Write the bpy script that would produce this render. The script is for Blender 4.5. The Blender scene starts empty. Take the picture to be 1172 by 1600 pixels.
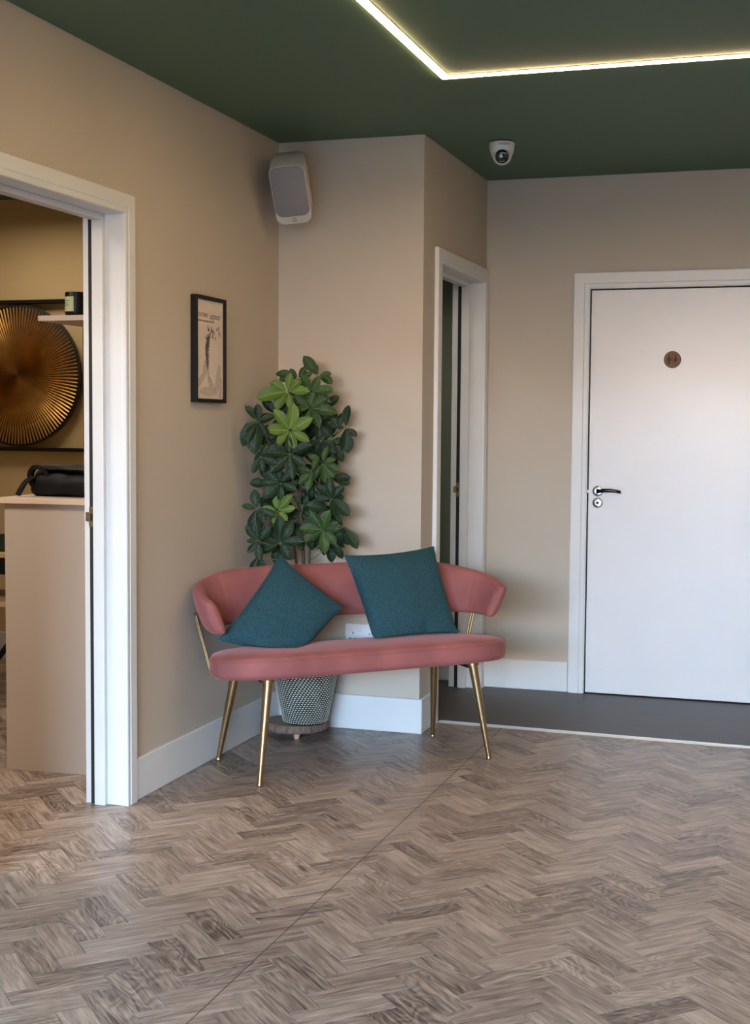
import bpy, bmesh, math, random
from mathutils import Vector, Matrix
from math import sin, cos, pi, radians
scene = bpy.context.scene
COL = scene.collection
random.seed(7)

# ------------------------------------------------------------------ camera
YAW, PIT, ROL, CAMH, FPX = 0.312493, 0.0647, 0.007479, 1.33, 2145.2
_f = Vector((-sin(YAW)*cos(PIT), cos(YAW)*cos(PIT), -sin(PIT)))
_r = Vector((cos(YAW), sin(YAW), 0)); _u = _r.cross(_f)
_r2 = cos(ROL)*_r + sin(ROL)*_u; _u2 = -sin(ROL)*_r + cos(ROL)*_u
cam_d = bpy.data.cameras.new('camera'); cam = bpy.data.objects.new('camera', cam_d); COL.objects.link(cam)
cam_d.sensor_fit = 'VERTICAL'; cam_d.sensor_height = 36; cam_d.sensor_width = 36*1172/1600
cam_d.lens = FPX*36/1600; cam_d.clip_start = 0.05; cam_d.clip_end = 60
M = Matrix((( _r2.x, _u2.x, -_f.x, 0), (_r2.y, _u2.y, -_f.y, 0), (_r2.z, _u2.z, -_f.z, CAMH), (0, 0, 0, 1)))
cam.matrix_world = M
scene.camera = cam

# ------------------------------------------------------------------ world, lights, exposure
W = bpy.data.worlds.new('world'); scene.world = W; W.use_nodes = True
W.node_tree.nodes['Background'].inputs[0].default_value = (0.62, 0.75, 1.0, 1)
W.node_tree.nodes['Background'].inputs[1].default_value = 1.0
def area(name, loc, rot, sx, sy, power, color, spread=180):
    d = bpy.data.lights.new(name, 'AREA'); d.shape = 'RECTANGLE'; d.size = sx; d.size_y = sy
    d.energy = power; d.color = color; d.spread = radians(spread)
    o = bpy.data.objects.new(name, d); COL.objects.link(o); o.location = loc; o.rotation_euler = rot
    return o
# daylight coming in through the shopfront window behind the camera
area('street_light', (-0.55, -2.72, 1.15), (radians(80), 0, 0), 2.7, 1.8, 18, (0.35, 0.62, 1.0), 150)
# bright blue sky above the houses across the street; it reaches only the floor and the lower walls
area('sky_light', (-0.6, -8.6, 4.6), (radians(72), 0, 0), 9.0, 4.4, 11000, (0.27, 0.62, 1.0))
# added warm panel outside the window, brightens the walls at mid height
area('mid_wall_fill', (-0.6, -8.7, 2.3), (radians(90), 0, 0), 9.0, 0.6, 1350, (1.0, 0.85, 0.77))
# weak unseen fill added under the ceiling to warm the room
area('room_fill', (0.9, 1.9, 2.50), (0, 0, 0), 0.6, 0.6, 4, (1.0, 0.86, 0.70), 140)
# warm lamp in the treatment room seen through the left doorway
area('warm_lamp', (-3.9, 5.85, 2.50), (0, 0, 0), 0.8, 0.5, 9, (1.0, 0.84, 0.62), 165)
area('side_room_fill', (-3.2, 3.3, 2.50), (0, 0, 0), 0.6, 0.6, 30, (1.0, 0.90, 0.78), 140)  # unseen fill added to brighten the cabinet front
area('closet_lamp', (-2.05, 6.25, 2.3), (0, 0, 0), 0.25, 0.25, 1.6, (1.0, 0.97, 0.86), 120)
vs = scene.view_settings
scene.display_settings.display_device = 'sRGB'
vs.view_transform = 'Standard'; vs.look = 'None'; vs.gamma = 1.0; vs.use_curve_mapping = False
vs.exposure = 0.38

# ------------------------------------------------------------------ helpers: materials
def srgb(r, g, b):
    f = lambda c: (c/255/12.92) if c/255 <= 0.04045 else ((c/255+0.055)/1.055)**2.4
    return (f(r), f(g), f(b), 1)
def mat(name, col, rough=0.6, metal=0.0, noise=0.0, nscale=20, bump=0.0, bscale=200, sheen=0, spec=0.5, coat=0, emit=0, stretch=(1, 1, 1)):
    m = bpy.data.materials.new(name); m.use_nodes = True; nt = m.node_tree; n = nt.nodes; b = n['Principled BSDF']
    b.inputs['Base Color'].default_value = col; b.inputs['Roughness'].default_value = rough
    b.inputs['Metallic'].default_value = metal; b.inputs['Specular IOR Level'].default_value = spec
    if coat: b.inputs['Coat Weight'].default_value = coat
    if sheen:
        b.inputs['Sheen Weight'].default_value = sheen; b.inputs['Sheen Roughness'].default_value = 0.35
        b.inputs['Sheen Tint'].default_value = tuple(min(1, c*1.6+0.15) for c in col[:3]) + (1,)
    if emit:
        b.inputs['Emission Color'].default_value = col; b.inputs['Emission Strength'].default_value = emit
    tc = n.new('ShaderNodeTexCoord'); mp = n.new('ShaderNodeMapping'); mp.inputs['Scale'].default_value = stretch
    nt.links.new(tc.outputs['Object'], mp.inputs[0])
    if noise:
        t = n.new('ShaderNodeTexNoise'); t.inputs['Scale'].default_value = nscale; t.inputs['Detail'].default_value = 5
        r = n.new('ShaderNodeValToRGB'); r.color_ramp.elements[0].position = 0.3; r.color_ramp.elements[1].position = 0.7
        r.color_ramp.elements[0].color = tuple(c*(1-noise) for c in col[:3]) + (1,)
        r.color_ramp.elements[1].color = tuple(min(1, c*(1+noise)) for c in col[:3]) + (1,)
        nt.links.new(mp.outputs[0], t.inputs['Vector']); nt.links.new(t.outputs[0], r.inputs[0]); nt.links.new(r.outputs[0], b.inputs['Base Color'])
    if bump:
        t = n.new('ShaderNodeTexNoise'); t.inputs['Scale'].default_value = bscale; t.inputs['Detail'].default_value = 3
        bp = n.new('ShaderNodeBump'); bp.inputs['Strength'].default_value = bump; bp.inputs['Distance'].default_value = 0.002
        nt.links.new(mp.outputs[0], t.inputs['Vector']); nt.links.new(t.outputs[0], bp.inputs['Height']); nt.links.new(bp.outputs[0], b.inputs['Normal'])
    return m

M_wall = mat('wall_paint', srgb(186, 174, 159), 0.75, noise=0.035, nscale=1.6, bump=0.12, bscale=160)
M_ceil = mat('ceiling_green_paint', srgb(78, 104, 82), 0.6, noise=0.03, nscale=2, bump=0.1, bscale=120)
M_white = mat('white_satin_paint', srgb(212, 211, 210), 0.32, noise=0.02, nscale=6, bump=0.06, bscale=60)
M_door = mat('white_door_paint', srgb(216, 213, 213), 0.3, noise=0.03, nscale=2.2, bump=0.08, bscale=40)
M_warmwall = mat('warm_room_paint', srgb(196, 172, 132), 0.8, noise=0.03, nscale=2)
M_greenwall = mat('sage_green_paint', srgb(112, 120, 100), 0.7, noise=0.03, nscale=2)
M_black = mat('black_satin', srgb(14, 13, 13), 0.55, noise=0.1, nscale=40, spec=0.25)
M_seal = mat('black_seal_rubber', srgb(28, 29, 28), 0.8, noise=0.15, nscale=60)
M_brass = mat('brushed_brass', srgb(166, 138, 100), 0.36, metal=1.0, noise=0.08, nscale=30, stretch=(1, 1, 8))
M_gold = mat('beaten_gold', srgb(176, 132, 70), 0.40, metal=0.8, noise=0.2, nscale=14)
M_chrome = mat('polished_chrome', srgb(222, 224, 226), 0.16, metal=1.0, noise=0.03, nscale=30)
M_dchrome = mat('dark_lever_chrome', srgb(52, 52, 56), 0.18, metal=1.0, noise=0.05, nscale=30)
M_alu = mat('aluminium_trim', srgb(196, 192, 186), 0.38, metal=0.6, noise=0.05, nscale=40, stretch=(1, 12, 1))
M_oldbrass = mat('aged_brass_plate', srgb(132, 112, 82), 0.45, metal=0.8, noise=0.25, nscale=60)
M_velvet = mat('pink_velvet', srgb(146, 86, 83), 0.72, noise=0.20, nscale=6, bump=0.2, bscale=300, sheen=0.5, spec=0.25)
M_teal = mat('teal_heathered_fabric', srgb(42, 72, 80), 0.92, noise=0.38, nscale=230, bump=0.5, bscale=420, sheen=0.25, spec=0.15)
M_cab = mat('cabinet_taupe_laminate', srgb(176, 160, 146), 0.5, noise=0.02, nscale=3)
M_cabtop = mat('cabinet_pale_top', srgb(206, 182, 160), 0.5, noise=0.03, nscale=5, stretch=(1, 8, 1))
M_shelf = mat('shelf_laminate', srgb(186, 166, 150), 0.5, noise=0.03, nscale=5)
M_speaker = mat('speaker_cabinet_shell', srgb(196, 190, 182), 0.45, noise=0.02, nscale=8)
M_grille = mat('speaker_grille_fabric', srgb(136, 133, 138), 0.8, noise=0.06, nscale=400, bump=0.4, bscale=700)
M_grey = mat('dark_grey_print', srgb(84, 80, 80), 0.6, noise=0.04, nscale=30)
M_cctv = mat('camera_white_plastic', srgb(214, 216, 214), 0.4, noise=0.02, nscale=20)
M_lens = mat('black_glossy_lens', srgb(10, 10, 12), 0.12, noise=0.05, nscale=20, coat=0.5)
M_paper = mat('cream_print_paper', srgb(214, 198, 184), 0.7, noise=0.03, nscale=12)
M_ink = mat('brown_grey_ink', srgb(92, 78, 72), 0.8, noise=0.2, nscale=160)
M_ink2 = mat('pale_grey_ink', srgb(186, 172, 158), 0.8, noise=0.1, nscale=90)
M_ink3 = mat('mid_grey_ink', srgb(132, 118, 110), 0.8, noise=0.2, nscale=200)
M_plaque = mat('carved_wood_plaque', srgb(124, 88, 64), 0.6, noise=0.14, nscale=18, stretch=(1, 1, 9))
M_plaque2 = mat('engraved_dark_wood', srgb(78, 48, 32), 0.7, noise=0.12, nscale=60)
M_socket = mat('white_socket_plastic', srgb(226, 228, 232), 0.3, noise=0.01, nscale=20)
M_hole = mat('socket_hole_black', srgb(10, 10, 12), 0.7, noise=0.1, nscale=20)
M_leather = mat('black_leather', srgb(10, 9, 11), 0.6, noise=0.2, nscale=30, bump=0.5, bscale=90, spec=0.25)
M_candle = mat('black_candle_glass', srgb(8, 10, 14), 0.4, noise=0.05, nscale=20, spec=0.3)
M_label = mat('pale_green_paper_label', srgb(176, 180, 140), 0.7, noise=0.05, nscale=50)
M_soil = mat('potting_soil', srgb(46, 36, 28), 0.95, noise=0.4, nscale=60, bump=1.0, bscale=120)
M_potdark = mat('black_woven_rope', srgb(18, 20, 22), 0.75, noise=0.2, nscale=120, bump=0.5, bscale=300)
M_potpale = mat('pale_woven_strand', srgb(206, 204, 188), 0.7, noise=0.1, nscale=90)
M_logtop = mat('log_slice_wood', srgb(140, 122, 106), 0.7, noise=0.16, nscale=26)
M_bark = mat('rough_bark', srgb(112, 88, 76), 0.95, noise=0.5, nscale=55, bump=1.0, bscale=70, stretch=(1, 1, 0.3))
M_foot = mat('pale_wooden_foot', srgb(190, 150, 124), 0.6, noise=0.1, nscale=30)
M_stem = mat('plant_stem_bark', srgb(76, 62, 46), 0.8, noise=0.2, nscale=50)
M_stalk = mat('green_petiole', srgb(112, 122, 84), 0.6, noise=0.1, nscale=50)
M_led = mat('led_diffuser', (1.0, 0.70, 0.36, 1), 0.5, emit=45, noise=0.0)
M_hall = mat('dark_hall_vinyl', srgb(66, 60, 58), 0.48, noise=0.16, nscale=4.5, bump=0.12, bscale=60, stretch=(1, 6, 1))
M_deskwood = mat('pale_desk_board', srgb(214, 184, 142), 0.5, noise=0.05, nscale=12)
M_base = mat('floor_underlay', srgb(62, 52, 46), 0.8, noise=0.1, nscale=20)
M_seam = mat('vinyl_seam_weld', srgb(84, 70, 62), 0.6, noise=0.15, nscale=60)

def leaf_material(name, c1, c2, vein):
    m = bpy.data.materials.new(name); m.use_nodes = True; nt = m.node_tree; n = nt.nodes; L = nt.links; b = n['Principled BSDF']
    b.inputs['Roughness'].default_value = 0.5; b.inputs['Specular IOR Level'].default_value = 0.28
    oi = n.new('ShaderNodeObjectInfo'); mx = n.new('ShaderNodeMix'); mx.data_type = 'RGBA'
    mx.inputs[6].default_value = c1; mx.inputs[7].default_value = c2; L.new(oi.outputs['Random'], mx.inputs[0])
    tc = n.new('ShaderNodeTexCoord'); sp = n.new('ShaderNodeSeparateXYZ'); L.new(tc.outputs['Object'], sp.inputs[0])
    ab = n.new('ShaderNodeMath'); ab.operation = 'ABSOLUTE'; L.new(sp.outputs[1], ab.inputs[0])
    lt = n.new('ShaderNodeMath'); lt.operation = 'LESS_THAN'; lt.inputs[1].default_value = 0.010; L.new(ab.outputs[0], lt.inputs[0])
    mx2 = n.new('ShaderNodeMix'); mx2.data_type = 'RGBA'; L.new(lt.outputs[0], mx2.inputs[0]); L.new(mx.outputs[2], mx2.inputs[6]); mx2.inputs[7].default_value = vein
    L.new(mx2.outputs[2], b.inputs['Base Color'])
    t = n.new('ShaderNodeTexNoise'); t.inputs['Scale'].default_value = 9; L.new(tc.outputs['Object'], t.inputs['Vector'])
    bp = n.new('ShaderNodeBump'); bp.inputs['Strength'].default_value = 0.4; bp.inputs['Distance'].default_value = 0.01
    L.new(t.outputs[0], bp.inputs['Height']); L.new(bp.outputs[0], b.inputs['Normal'])
    b.inputs['Transmission Weight'].default_value = 0.0
    return m
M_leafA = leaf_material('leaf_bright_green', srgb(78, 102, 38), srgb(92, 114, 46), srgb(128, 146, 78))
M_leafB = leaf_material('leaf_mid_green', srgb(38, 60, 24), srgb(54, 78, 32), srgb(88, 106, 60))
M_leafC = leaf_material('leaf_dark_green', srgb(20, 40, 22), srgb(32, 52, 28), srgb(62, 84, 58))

def wood_material():
    m = bpy.data.materials.new('herringbone_oak_vinyl'); m.use_nodes = True; nt = m.node_tree; n = nt.nodes; L = nt.links; b = n['Principled BSDF']
    uv = n.new('ShaderNodeUVMap'); uv.uv_map = 'grain'
    at = n.new('ShaderNodeAttribute'); at.attribute_name = 'tone'; sc = n.new('ShaderNodeSeparateColor'); L.new(at.outputs['Color'], sc.inputs[0])
    def mapping(x, y):
        mp = n.new('ShaderNodeMapping'); mp.inputs['Scale'].default_value = (x, y, 1); L.new(uv.outputs[0], mp.inputs[0]); return mp
    def noise(mp, s, d, dist=0):
        t = n.new('ShaderNodeTexNoise'); t.inputs['Scale'].default_value = s; t.inputs['Detail'].default_value = d
        t.inputs['Distortion'].default_value = dist; L.new(mp.outputs[0], t.inputs['Vector']); return t
    def math_(op, a, bb=None):
        q = n.new('ShaderNodeMath'); q.operation = op
        for i, v in enumerate((a, bb)):
            if v is None: continue
            if isinstance(v, (int, float)): q.inputs[i].default_value = v
            else: L.new(v, q.inputs[i])
        return q.outputs[0]
    fine = noise(mapping(8, 130), 1, 7, 0.8)          # straight fibres
    mid = noise(mapping(4.0, 34), 1, 5, 1.4)          # broader streaks
    fig = noise(mapping(4.2, 11), 1, 1.5, 0.5)        # contours -> cathedral rings
    rings = math_('SINE', math_('MULTIPLY', fig.outputs[0], 84.0))
    rings = math_('MULTIPLY', math_('ADD', rings, 1.0), 0.5)
    v = math_('MULTIPLY', fine.outputs[0], 0.66)
    v = math_('SUBTRACT', math_('ADD', v, math_('MULTIPLY', mid.outputs[0], 0.52)), 0.085)
    strk = noise(mapping(7, 70), 1, 2, 0.3)
    sk = n.new('ShaderNodeMapRange'); sk.inputs[1].default_value = 0.64; sk.inputs[2].default_value = 0.74; L.new(strk.outputs[0], sk.inputs[0])
    v = math_('SUBTRACT', v, math_('MULTIPLY', sk.outputs[0], 0.16))
    amt = math_('MULTIPLY', sc.outputs[1], 0.15)
    v = math_('SUBTRACT', v, math_('MULTIPLY', math_('SUBTRACT', 1.0, rings), amt))
    v = math_('ADD', v, math_('MULTIPLY', math_('SUBTRACT', sc.outputs[0], 0.5), 0.14))
    r = n.new('ShaderNodeValToRGB'); L.new(v, r.inputs[0]); e = r.color_ramp.elements
    e[0].position = 0.22; e[0].color = srgb(70, 57, 51); e[1].position = 0.68; e[1].color = srgb(176, 158, 146)
    x = e.new(0.36); x.color = srgb(110, 94, 85); x = e.new(0.49); x.color = srgb(140, 123, 112)
    L.new(r.outputs[0], b.inputs['Base Color'])
    b.inputs['Roughness'].default_value = 0.36; b.inputs['Specular IOR Level'].default_value = 0.45
    bp = n.new('ShaderNodeBump'); bp.inputs['Strength'].default_value = 0.25; bp.inputs['Distance'].default_value = 0.0006
    L.new(v, bp.inputs['Height']); L.new(bp.outputs[0], b.inputs['Normal'])
    return m
M_wood = wood_material()

# ------------------------------------------------------------------ helpers: meshes
class MB:
    def __init__(s): s.v = []; s.f = []
    def add(s, vs, fs):
        k = len(s.v); s.v += [tuple(p) for p in vs]; s.f += [tuple(i+k for i in f) for f in fs]
    def box(s, x0, x1, y0, y1, z0, z1):
        s.add([(x0,y0,z0),(x1,y0,z0),(x1,y1,z0),(x0,y1,z0),(x0,y0,z1),(x1,y0,z1),(x1,y1,z1),(x0,y1,z1)],
              [(0,3,2,1),(4,5,6,7),(0,1,5,4),(1,2,6,5),(2,3,7,6),(3,0,4,7)])
    def tube(s, pts, rads, n=14, cap=True):
        pts = [Vector(p) for p in pts]
        if not isinstance(rads, (list, tuple)): rads = [rads]*len(pts)
        rings = []; up = None
        for i, p in enumerate(pts):
            d = (pts[min(i+1, len(pts)-1)] - pts[max(i-1, 0)]).normalized()
            if up is None: up = d.orthogonal().normalized()
            up = (up - d*up.dot(d)).normalized(); sd = d.cross(up)
            rings.append([p + rads[i]*(cos(2*pi*j/n)*up + sin(2*pi*j/n)*sd) for j in range(n)])
        vs = [q for r in rings for q in r]; fs = []
        for i in range(len(pts)-1):
            for j in range(n): fs.append((i*n+j, i*n+(j+1) % n, (i+1)*n+(j+1) % n, (i+1)*n+j))
        if cap: fs += [tuple(range(n-1, -1, -1)), tuple((len(pts)-1)*n+j for j in range(n))]
        s.add(vs, fs)
    def lathe(s, prof, n=40, c=(0, 0, 0), basis=None, cap=True):
        ax = basis or (Vector((1,0,0)), Vector((0,1,0)), Vector((0,0,1))); c = Vector(c); vs = []; fs = []
        for r, z in prof:
            for j in range(n): vs.append(c + ax[0]*(r*cos(2*pi*j/n)) + ax[1]*(r*sin(2*pi*j/n)) + ax[2]*z)
        for i in range(len(prof)-1):
            for j in range(n): fs.append((i*n+j, i*n+(j+1) % n, (i+1)*n+(j+1) % n, (i+1)*n+j))
        if cap: fs += [tuple(range(n-1, -1, -1)), tuple((len(prof)-1)*n+j for j in range(n))]
        s.add(vs, fs)
    def loft(s, rings, cap=True):
        n = len(rings[0]); vs = [q for r in rings for q in r]; fs = []
        for i in range(len(rings)-1):
            for j in range(n): fs.append((i*n+j, i*n+(j+1) % n, (i+1)*n+(j+1) % n, (i+1)*n+j))
        if cap: fs += [tuple(range(n-1, -1, -1)), tuple((len(rings)-1)*n+j for j in range(n))]
        s.add(vs, fs)
    def build(s, name, m, parent=None, smooth=False, bevel=0, seg=2, recalc=True):
        me = bpy.data.meshes.new(name); me.from_pydata(s.v, [], s.f); me.materials.append(m)
        if recalc:
            bm = bmesh.new(); bm.from_mesh(me); bmesh.ops.recalc_face_normals(bm, faces=bm.faces); bm.to_mesh(me); bm.free()
        if smooth:
            me.polygons.foreach_set('use_smooth', [True]*len(me.polygons))
            me.update()
        o = bpy.data.objects.new(name, me); COL.objects.link(o)
        if smooth:
            try: me.set_sharp_from_angle(angle=radians(48))
            except Exception: pass
        if bevel:
            b = o.modifiers.new('bevel', 'BEVEL'); b.width = bevel; b.segments = seg; b.limit_method = 'ANGLE'; b.angle_limit = radians(40)
        if parent: attach(o, parent)
        return o
def attach(o, parent):
    bpy.context.view_layer.update() if False else None
    o.parent = parent
    o.matrix_parent_inverse = WORLD[parent.name].inverted() if parent.name in WORLD else Matrix.Identity(4)
WORLD = {}
def tag(o, label, cat, group=None, kind=None):
    o['label'] = label; o['category'] = cat
    if group: o['group'] = group
    if kind: o['kind'] = kind
    return o
def thing(name, label, cat, loc, group=None):
    o = bpy.data.objects.new(name, None); COL.objects.link(o); o.location = loc; o.empty_display_size = 0.05
    WORLD[o.name] = Matrix.Translation(Vector(loc)); tag(o, label, cat, group); return o
def struct(name, mb, m, **k):
    o = mb.build(name, m, **k); o['kind'] = 'structure'; return o
def slabel(o, label): o['label'] = label; return o
def boxobj(name, m, *a, parent=None, bevel=0.0015):
    b = MB(); b.box(*a); return b.build(name, m, parent, bevel=bevel)
def text_mesh(name, txt, size, mt, matrix, parent, extrude=0.0004, align='CENTER', shear=0.0):
    c = bpy.data.curves.new(name, 'FONT'); c.body = txt; c.size = size; c.extrude = extrude; c.align_x = align; c.align_y = 'CENTER'; c.shear = shear
    c.resolution_u = 3
    t = bpy.data.objects.new(name+'_tmp', c); COL.objects.link(t)
    bpy.context.view_layer.update()
    dg = bpy.context.evaluated_depsgraph_get()
    me = bpy.data.meshes.new_from_object(t.evaluated_get(dg)); me.transform(matrix); me.name = name
    me.materials.clear(); me.materials.append(mt)
    bpy.data.objects.remove(t); o = bpy.data.objects.new(name, me); COL.objects.link(o)
    if parent: attach(o, parent)
    return o
def catmull(P, per=8):
    P = [Vector(p) for p in P]; Q = [2*P[0]-P[1]] + P + [2*P[-1]-P[-2]]; out = []
    for i in range(1, len(Q)-2):
        for k in range(per):
            t = k/per; a, b, c, d = Q[i-1], Q[i], Q[i+1], Q[i+2]
            out.append(0.5*((2*b) + (c-a)*t + (2*a-5*b+4*c-d)*t*t + (3*b-a-3*c+d)*t**3))
    out.append(P[-1]); return out

# ------------------------------------------------------------------ room shell
XA, YB, XC, YD, HC = -2.26, 5.605, -1.605, 6.745, 2.535
YF, XR, XL, YE = -2.7, 2.4, -5.2, 6.62
TA = 0.130          # thickness of the left wall
D1 = (3.36, 4.205, 2.047)   # rough opening of left doorway: y0, y1, z
D2 = (5.845, 6.690, 2.030)  # rough opening of the closet doorway
w = MB(); w.box(XA-TA, XA, YF, D1[0], 0, HC); w.box(XA-TA, XA, D1[1], YB+0.1, 0, HC); w.box(XA-TA, XA, D1[0], D1[1], D1[2], HC)
slabel(struct('wall_left', w, M_wall), 'taupe painted wall on the left with the open doorway and feather picture')
w = MB(); w.box(XA, XC-0.137, YB, YB+0.1, 0, HC)
slabel(struct('wall_middle', w, M_wall), 'short taupe wall behind the potted plant')
TC = 0.137
w = MB(); w.box(XC-TC, XC, YB, D2[0], 0, HC); w.box(XC-TC, XC, D2[1], YD+0.12, 0, HC); w.box(XC-TC, XC, D2[0], D2[1], D2[2], HC)
slabel(struct('wall_side', w, M_wall), 'narrow taupe wall seen side on with the tall slim doorway')
w = MB(); w.box(XC, -1.085, YD, YD+0.12, 0, HC); w.box(-0.225, XR+0.12, YD, YD+0.12, 0, HC); w.box(-1.085, -0.225, YD, YD+0.12, 1.995, HC)
slabel(struct('wall_back', w, M_wall), 'taupe wall around the closed white door')
w = MB(); w.box(XR, XR+0.12, YF, YD, 0, HC); struct('wall_right', w, M_wall)
w = MB()
for a in ((XA-TA, -1.95, 0, HC), (0.85, XR, 0, HC), (-1.95, 0.85, 0, 0.2), (-1.95, 0.85, 2.2, HC)): w.box(a[0], a[1], YF-0.15, YF, a[2], a[3])
struct('wall_front', w, M_wall)
w = MB()
for a in ((-1.95, -1.89, 0.2, 2.2), (0.79, 0.85, 0.2, 2.2), (-1.89, 0.79, 0.2, 0.26), (-1.89, 0.79, 2.14, 2.2), (-0.58, -0.52, 0.26, 2.14)): w.box(a[0], a[1], YF-0.1, YF-0.04, a[2], a[3])
struct('window_1', w, M_white, bevel=0.004)
# side room behind the left wall
w = MB(); w.box(XL, -2.36, YE, YE+0.1, 0, HC); slabel(struct('wall_side_room_back', w, M_warmwall), 'warm lit wall of the room beyond the left doorway')
w = MB(); w.box(XL-0.1, XL, 1.6, YE+0.1, 0, HC); struct('wall_side_room_left', w, M_warmwall)
w = MB(); w.box(XL, XA-TA, 1.5, 1.6, 0, HC); struct('wall_side_room_front', w, M_warmwall)
w = MB(); w.box(XA-TA, XA-TA+0.05, YB+0.1, YE, 0, HC); w.box(XA-TA-0.012, XA-TA, D1[1]+0.06, YE, 0, HC); struct('wall_side_room_right', w, M_warmwall)
# closet
w = MB(); w.box(-2.30, XC-0.137, YD+0.10, YD+0.2, 0, HC); slabel(struct('wall_closet_back', w, M_greenwall), 'sage green wall glimpsed through the slim doorway')
w = MB(); w.box(-2.355, -2.28, YB+0.1, YD+0.2, 0, HC); struct('wall_closet_left', w, M_greenwall)
w = MB(); w.box(XL-0.1, XR+0.12, YF-0.15, YD+0.4, HC, HC+0.1); slabel(struct('ceiling', w, M_ceil), 'dark green painted ceiling')

# ------------------------------------------------------------------ floors
w = MB(); w.box(XL-0.1, XR+0.12, YF-0.15, YD+0.4, -0.10, -0.0035)
floor = slabel(struct('floor', w, M_base), 'grey brown oak effect herringbone floor')
def strip_y(x): return 5.862 - 0.0345*(x+1.583)
w = MB(); w.add([(XC-0.10, strip_y(XC-0.1), -0.003), (XR, strip_y(XR), -0.003), (XR, YD+0.06, -0.003), (XC-0.10, YD+0.06, -0.003),
                 (XC-0.10, strip_y(XC-0.1), 0.0), (XR, strip_y(XR), 0.0), (XR, YD+0.06, 0.0), (XC-0.10, YD+0.06, 0.0)],
                [(0,3,2,1),(4,5,6,7),(0,1,5,4),(1,2,6,5),(2,3,7,6),(3,0,4,7)])
w.box(-2.28, XC-0.10, YB+0.1, YD+0.1, -0.003, 0.0)
slabel(struct('floor_hallway', w, M_hall), 'dark grey vinyl floor in front of the white door')

PL, PW = 0.2350, 0.0783
s2 = math.sqrt(0.5)
def clip(poly, fn):
    out = []
    for i in range(len(poly)):
        a, b = poly[i], poly[(i+1) % len(poly)]; da, db = fn(a), fn(b)
        if da >= 0: out.append(a)
        if (da >= 0) != (db >= 0):
            t = da/(da-db); out.append((a[0]+(b[0]-a[0])*t, a[1]+(b[1]-a[1])*t))
    return out
def proj(x, y, z=0):
    d = Vector((x, y, z-CAMH)); k = d.dot(_f)
    if k < 0.1: return None
    return (586+FPX*d.dot(_r2)/k, 800-FPX*d.dot(_u2)/k)
planks = []
# lattice: u along (1,-1)/sqrt2, v along (1,1)/sqrt2 ; origin at an apex seen in the photograph
OX, OY = -0.551, 3.478
g = 0.0005
for i in range(-60, 62):
    for j in range(-26, 26):
        for kind in (0, 1):
            # translations: (W,-W)->down the stack in -y ; (L,L)->across in x
            bu, bv = i*PW + j*PL, -i*PW + j*PL
            if kind == 0: r = (bu, bu+PL, bv-PW, bv)           # long along u (runs away to the lower right)
            else: r = (bu-PW, bu, bv-PL, bv)                   # long along v (runs to the lower left)
            # keep the staircase joined: a v-plank ends on the left side of the u-plank
            q = [(r[0]+g, r[2]+g), (r[1]-g, r[2]+g), (r[1]-g, r[3]-g), (r[0]+g, r[3]-g)]
            P = [(OX + (a+b)*s2, OY + (b-a)*s2) for a, b in q]
            cx = sum(p[0] for p in P)/4; cy = sum(p[1] for p in P)/4
            if cx < XL or cx > XR or cy < -2.5 or cy > YE+0.05: continue
            if cx > XA-TA-0.02 and cy > strip_y(max(cx, XC))+0.15: continue
            if cx > XA+0.06 and cx < XC-0.06 and cy > YB+0.12: continue
            org = P[0]
            if cx > -2.40: P = clip(P, lambda p: strip_y(p[0])-0.004-p[1])
            if len(P) < 3: continue
            ax = (s2, -s2) if kind == 0 else (s2, s2)
            pr = [proj(*p) for p in P]; size = 0
            if all(pr):
                px = [min(max(p[0], 0), 1172) for p in pr]; py = [min(max(p[1], 0), 1600) for p in pr]
                size = 0.5*abs(sum(px[k]*py[(k+1) % len(px)]-px[(k+1) % len(px)]*py[k] for k in range(len(px))))
                mx = sum(p[0] for p in pr)/len(pr)
                if cx < XA and not (cy < 4.2 or mx < 131): size = 0
                if XA < cx < XC and cy > YB: size = 0
            planks.append((size, P, ax, org))
planks.sort(key=lambda t: -t[0])
def plank_mesh(items, name):
    vs, fs, uvs, tones = [], [], [], []
    for size, P, ax, org in items:
        n = len(P); k = len(vs); cx = sum(p[0] for p in P)/n; cy = sum(p[1] for p in P)/n
        zt = random.uniform(-0.00025, 0.0); ou, ov = random.uniform(0, 400), random.uniform(0, 400)
        tn = (min(1, max(0, random.gauss(0.5, 0.27))), random.choice((0, 0.1, 0.3, 0.8, 1.0)), random.random(), 1)
        ins = 0.0008
        bot = [(p[0], p[1], -0.0035) for p in P]; mid = [(p[0], p[1], zt-0.0004) for p in P]
        top = []
        for p in P:
            d = Vector((cx-p[0], cy-p[1])); d = d.normalized()*ins; top.append((p[0]+d.x, p[1]+d.y, zt))
        vs += bot+mid+top
        F = [tuple(k+2*n+a for a in range(n))]
        for a in range(n):
            b = (a+1) % n
            F += [(k+a, k+b, k+n+b, k+n+a), (k+n+a, k+n+b, k+2*n+b, k+2*n+a)]
        fs += F
        for f in F:
            for vi in f:
                x, y = vs[vi][0]-org[0], vs[vi][1]-org[1]
                uvs.append((ou + x*ax[0]+y*ax[1], ov - x*ax[1]+y*ax[0])); tones.append(tn)
    me = bpy.data.meshes.new(name); me.from_pydata(vs, [], fs); me.materials.append(M_wood)
    ul = me.uv_layers.new(name='grain'); ul.data.foreach_set('uv', [c for u in uvs for c in u])
    ca = me.color_attributes.new('tone', 'FLOAT_COLOR', 'CORNER'); ca.data.foreach_set('color', [c for t in tones for c in t])
    me.validate(); me.update()
    return me
def area_sign(P): return sum(P[k][0]*P[(k+1) % len(P)][1]-P[(k+1) % len(P)][0]*P[k][1] for k in range(len(P)))
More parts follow.
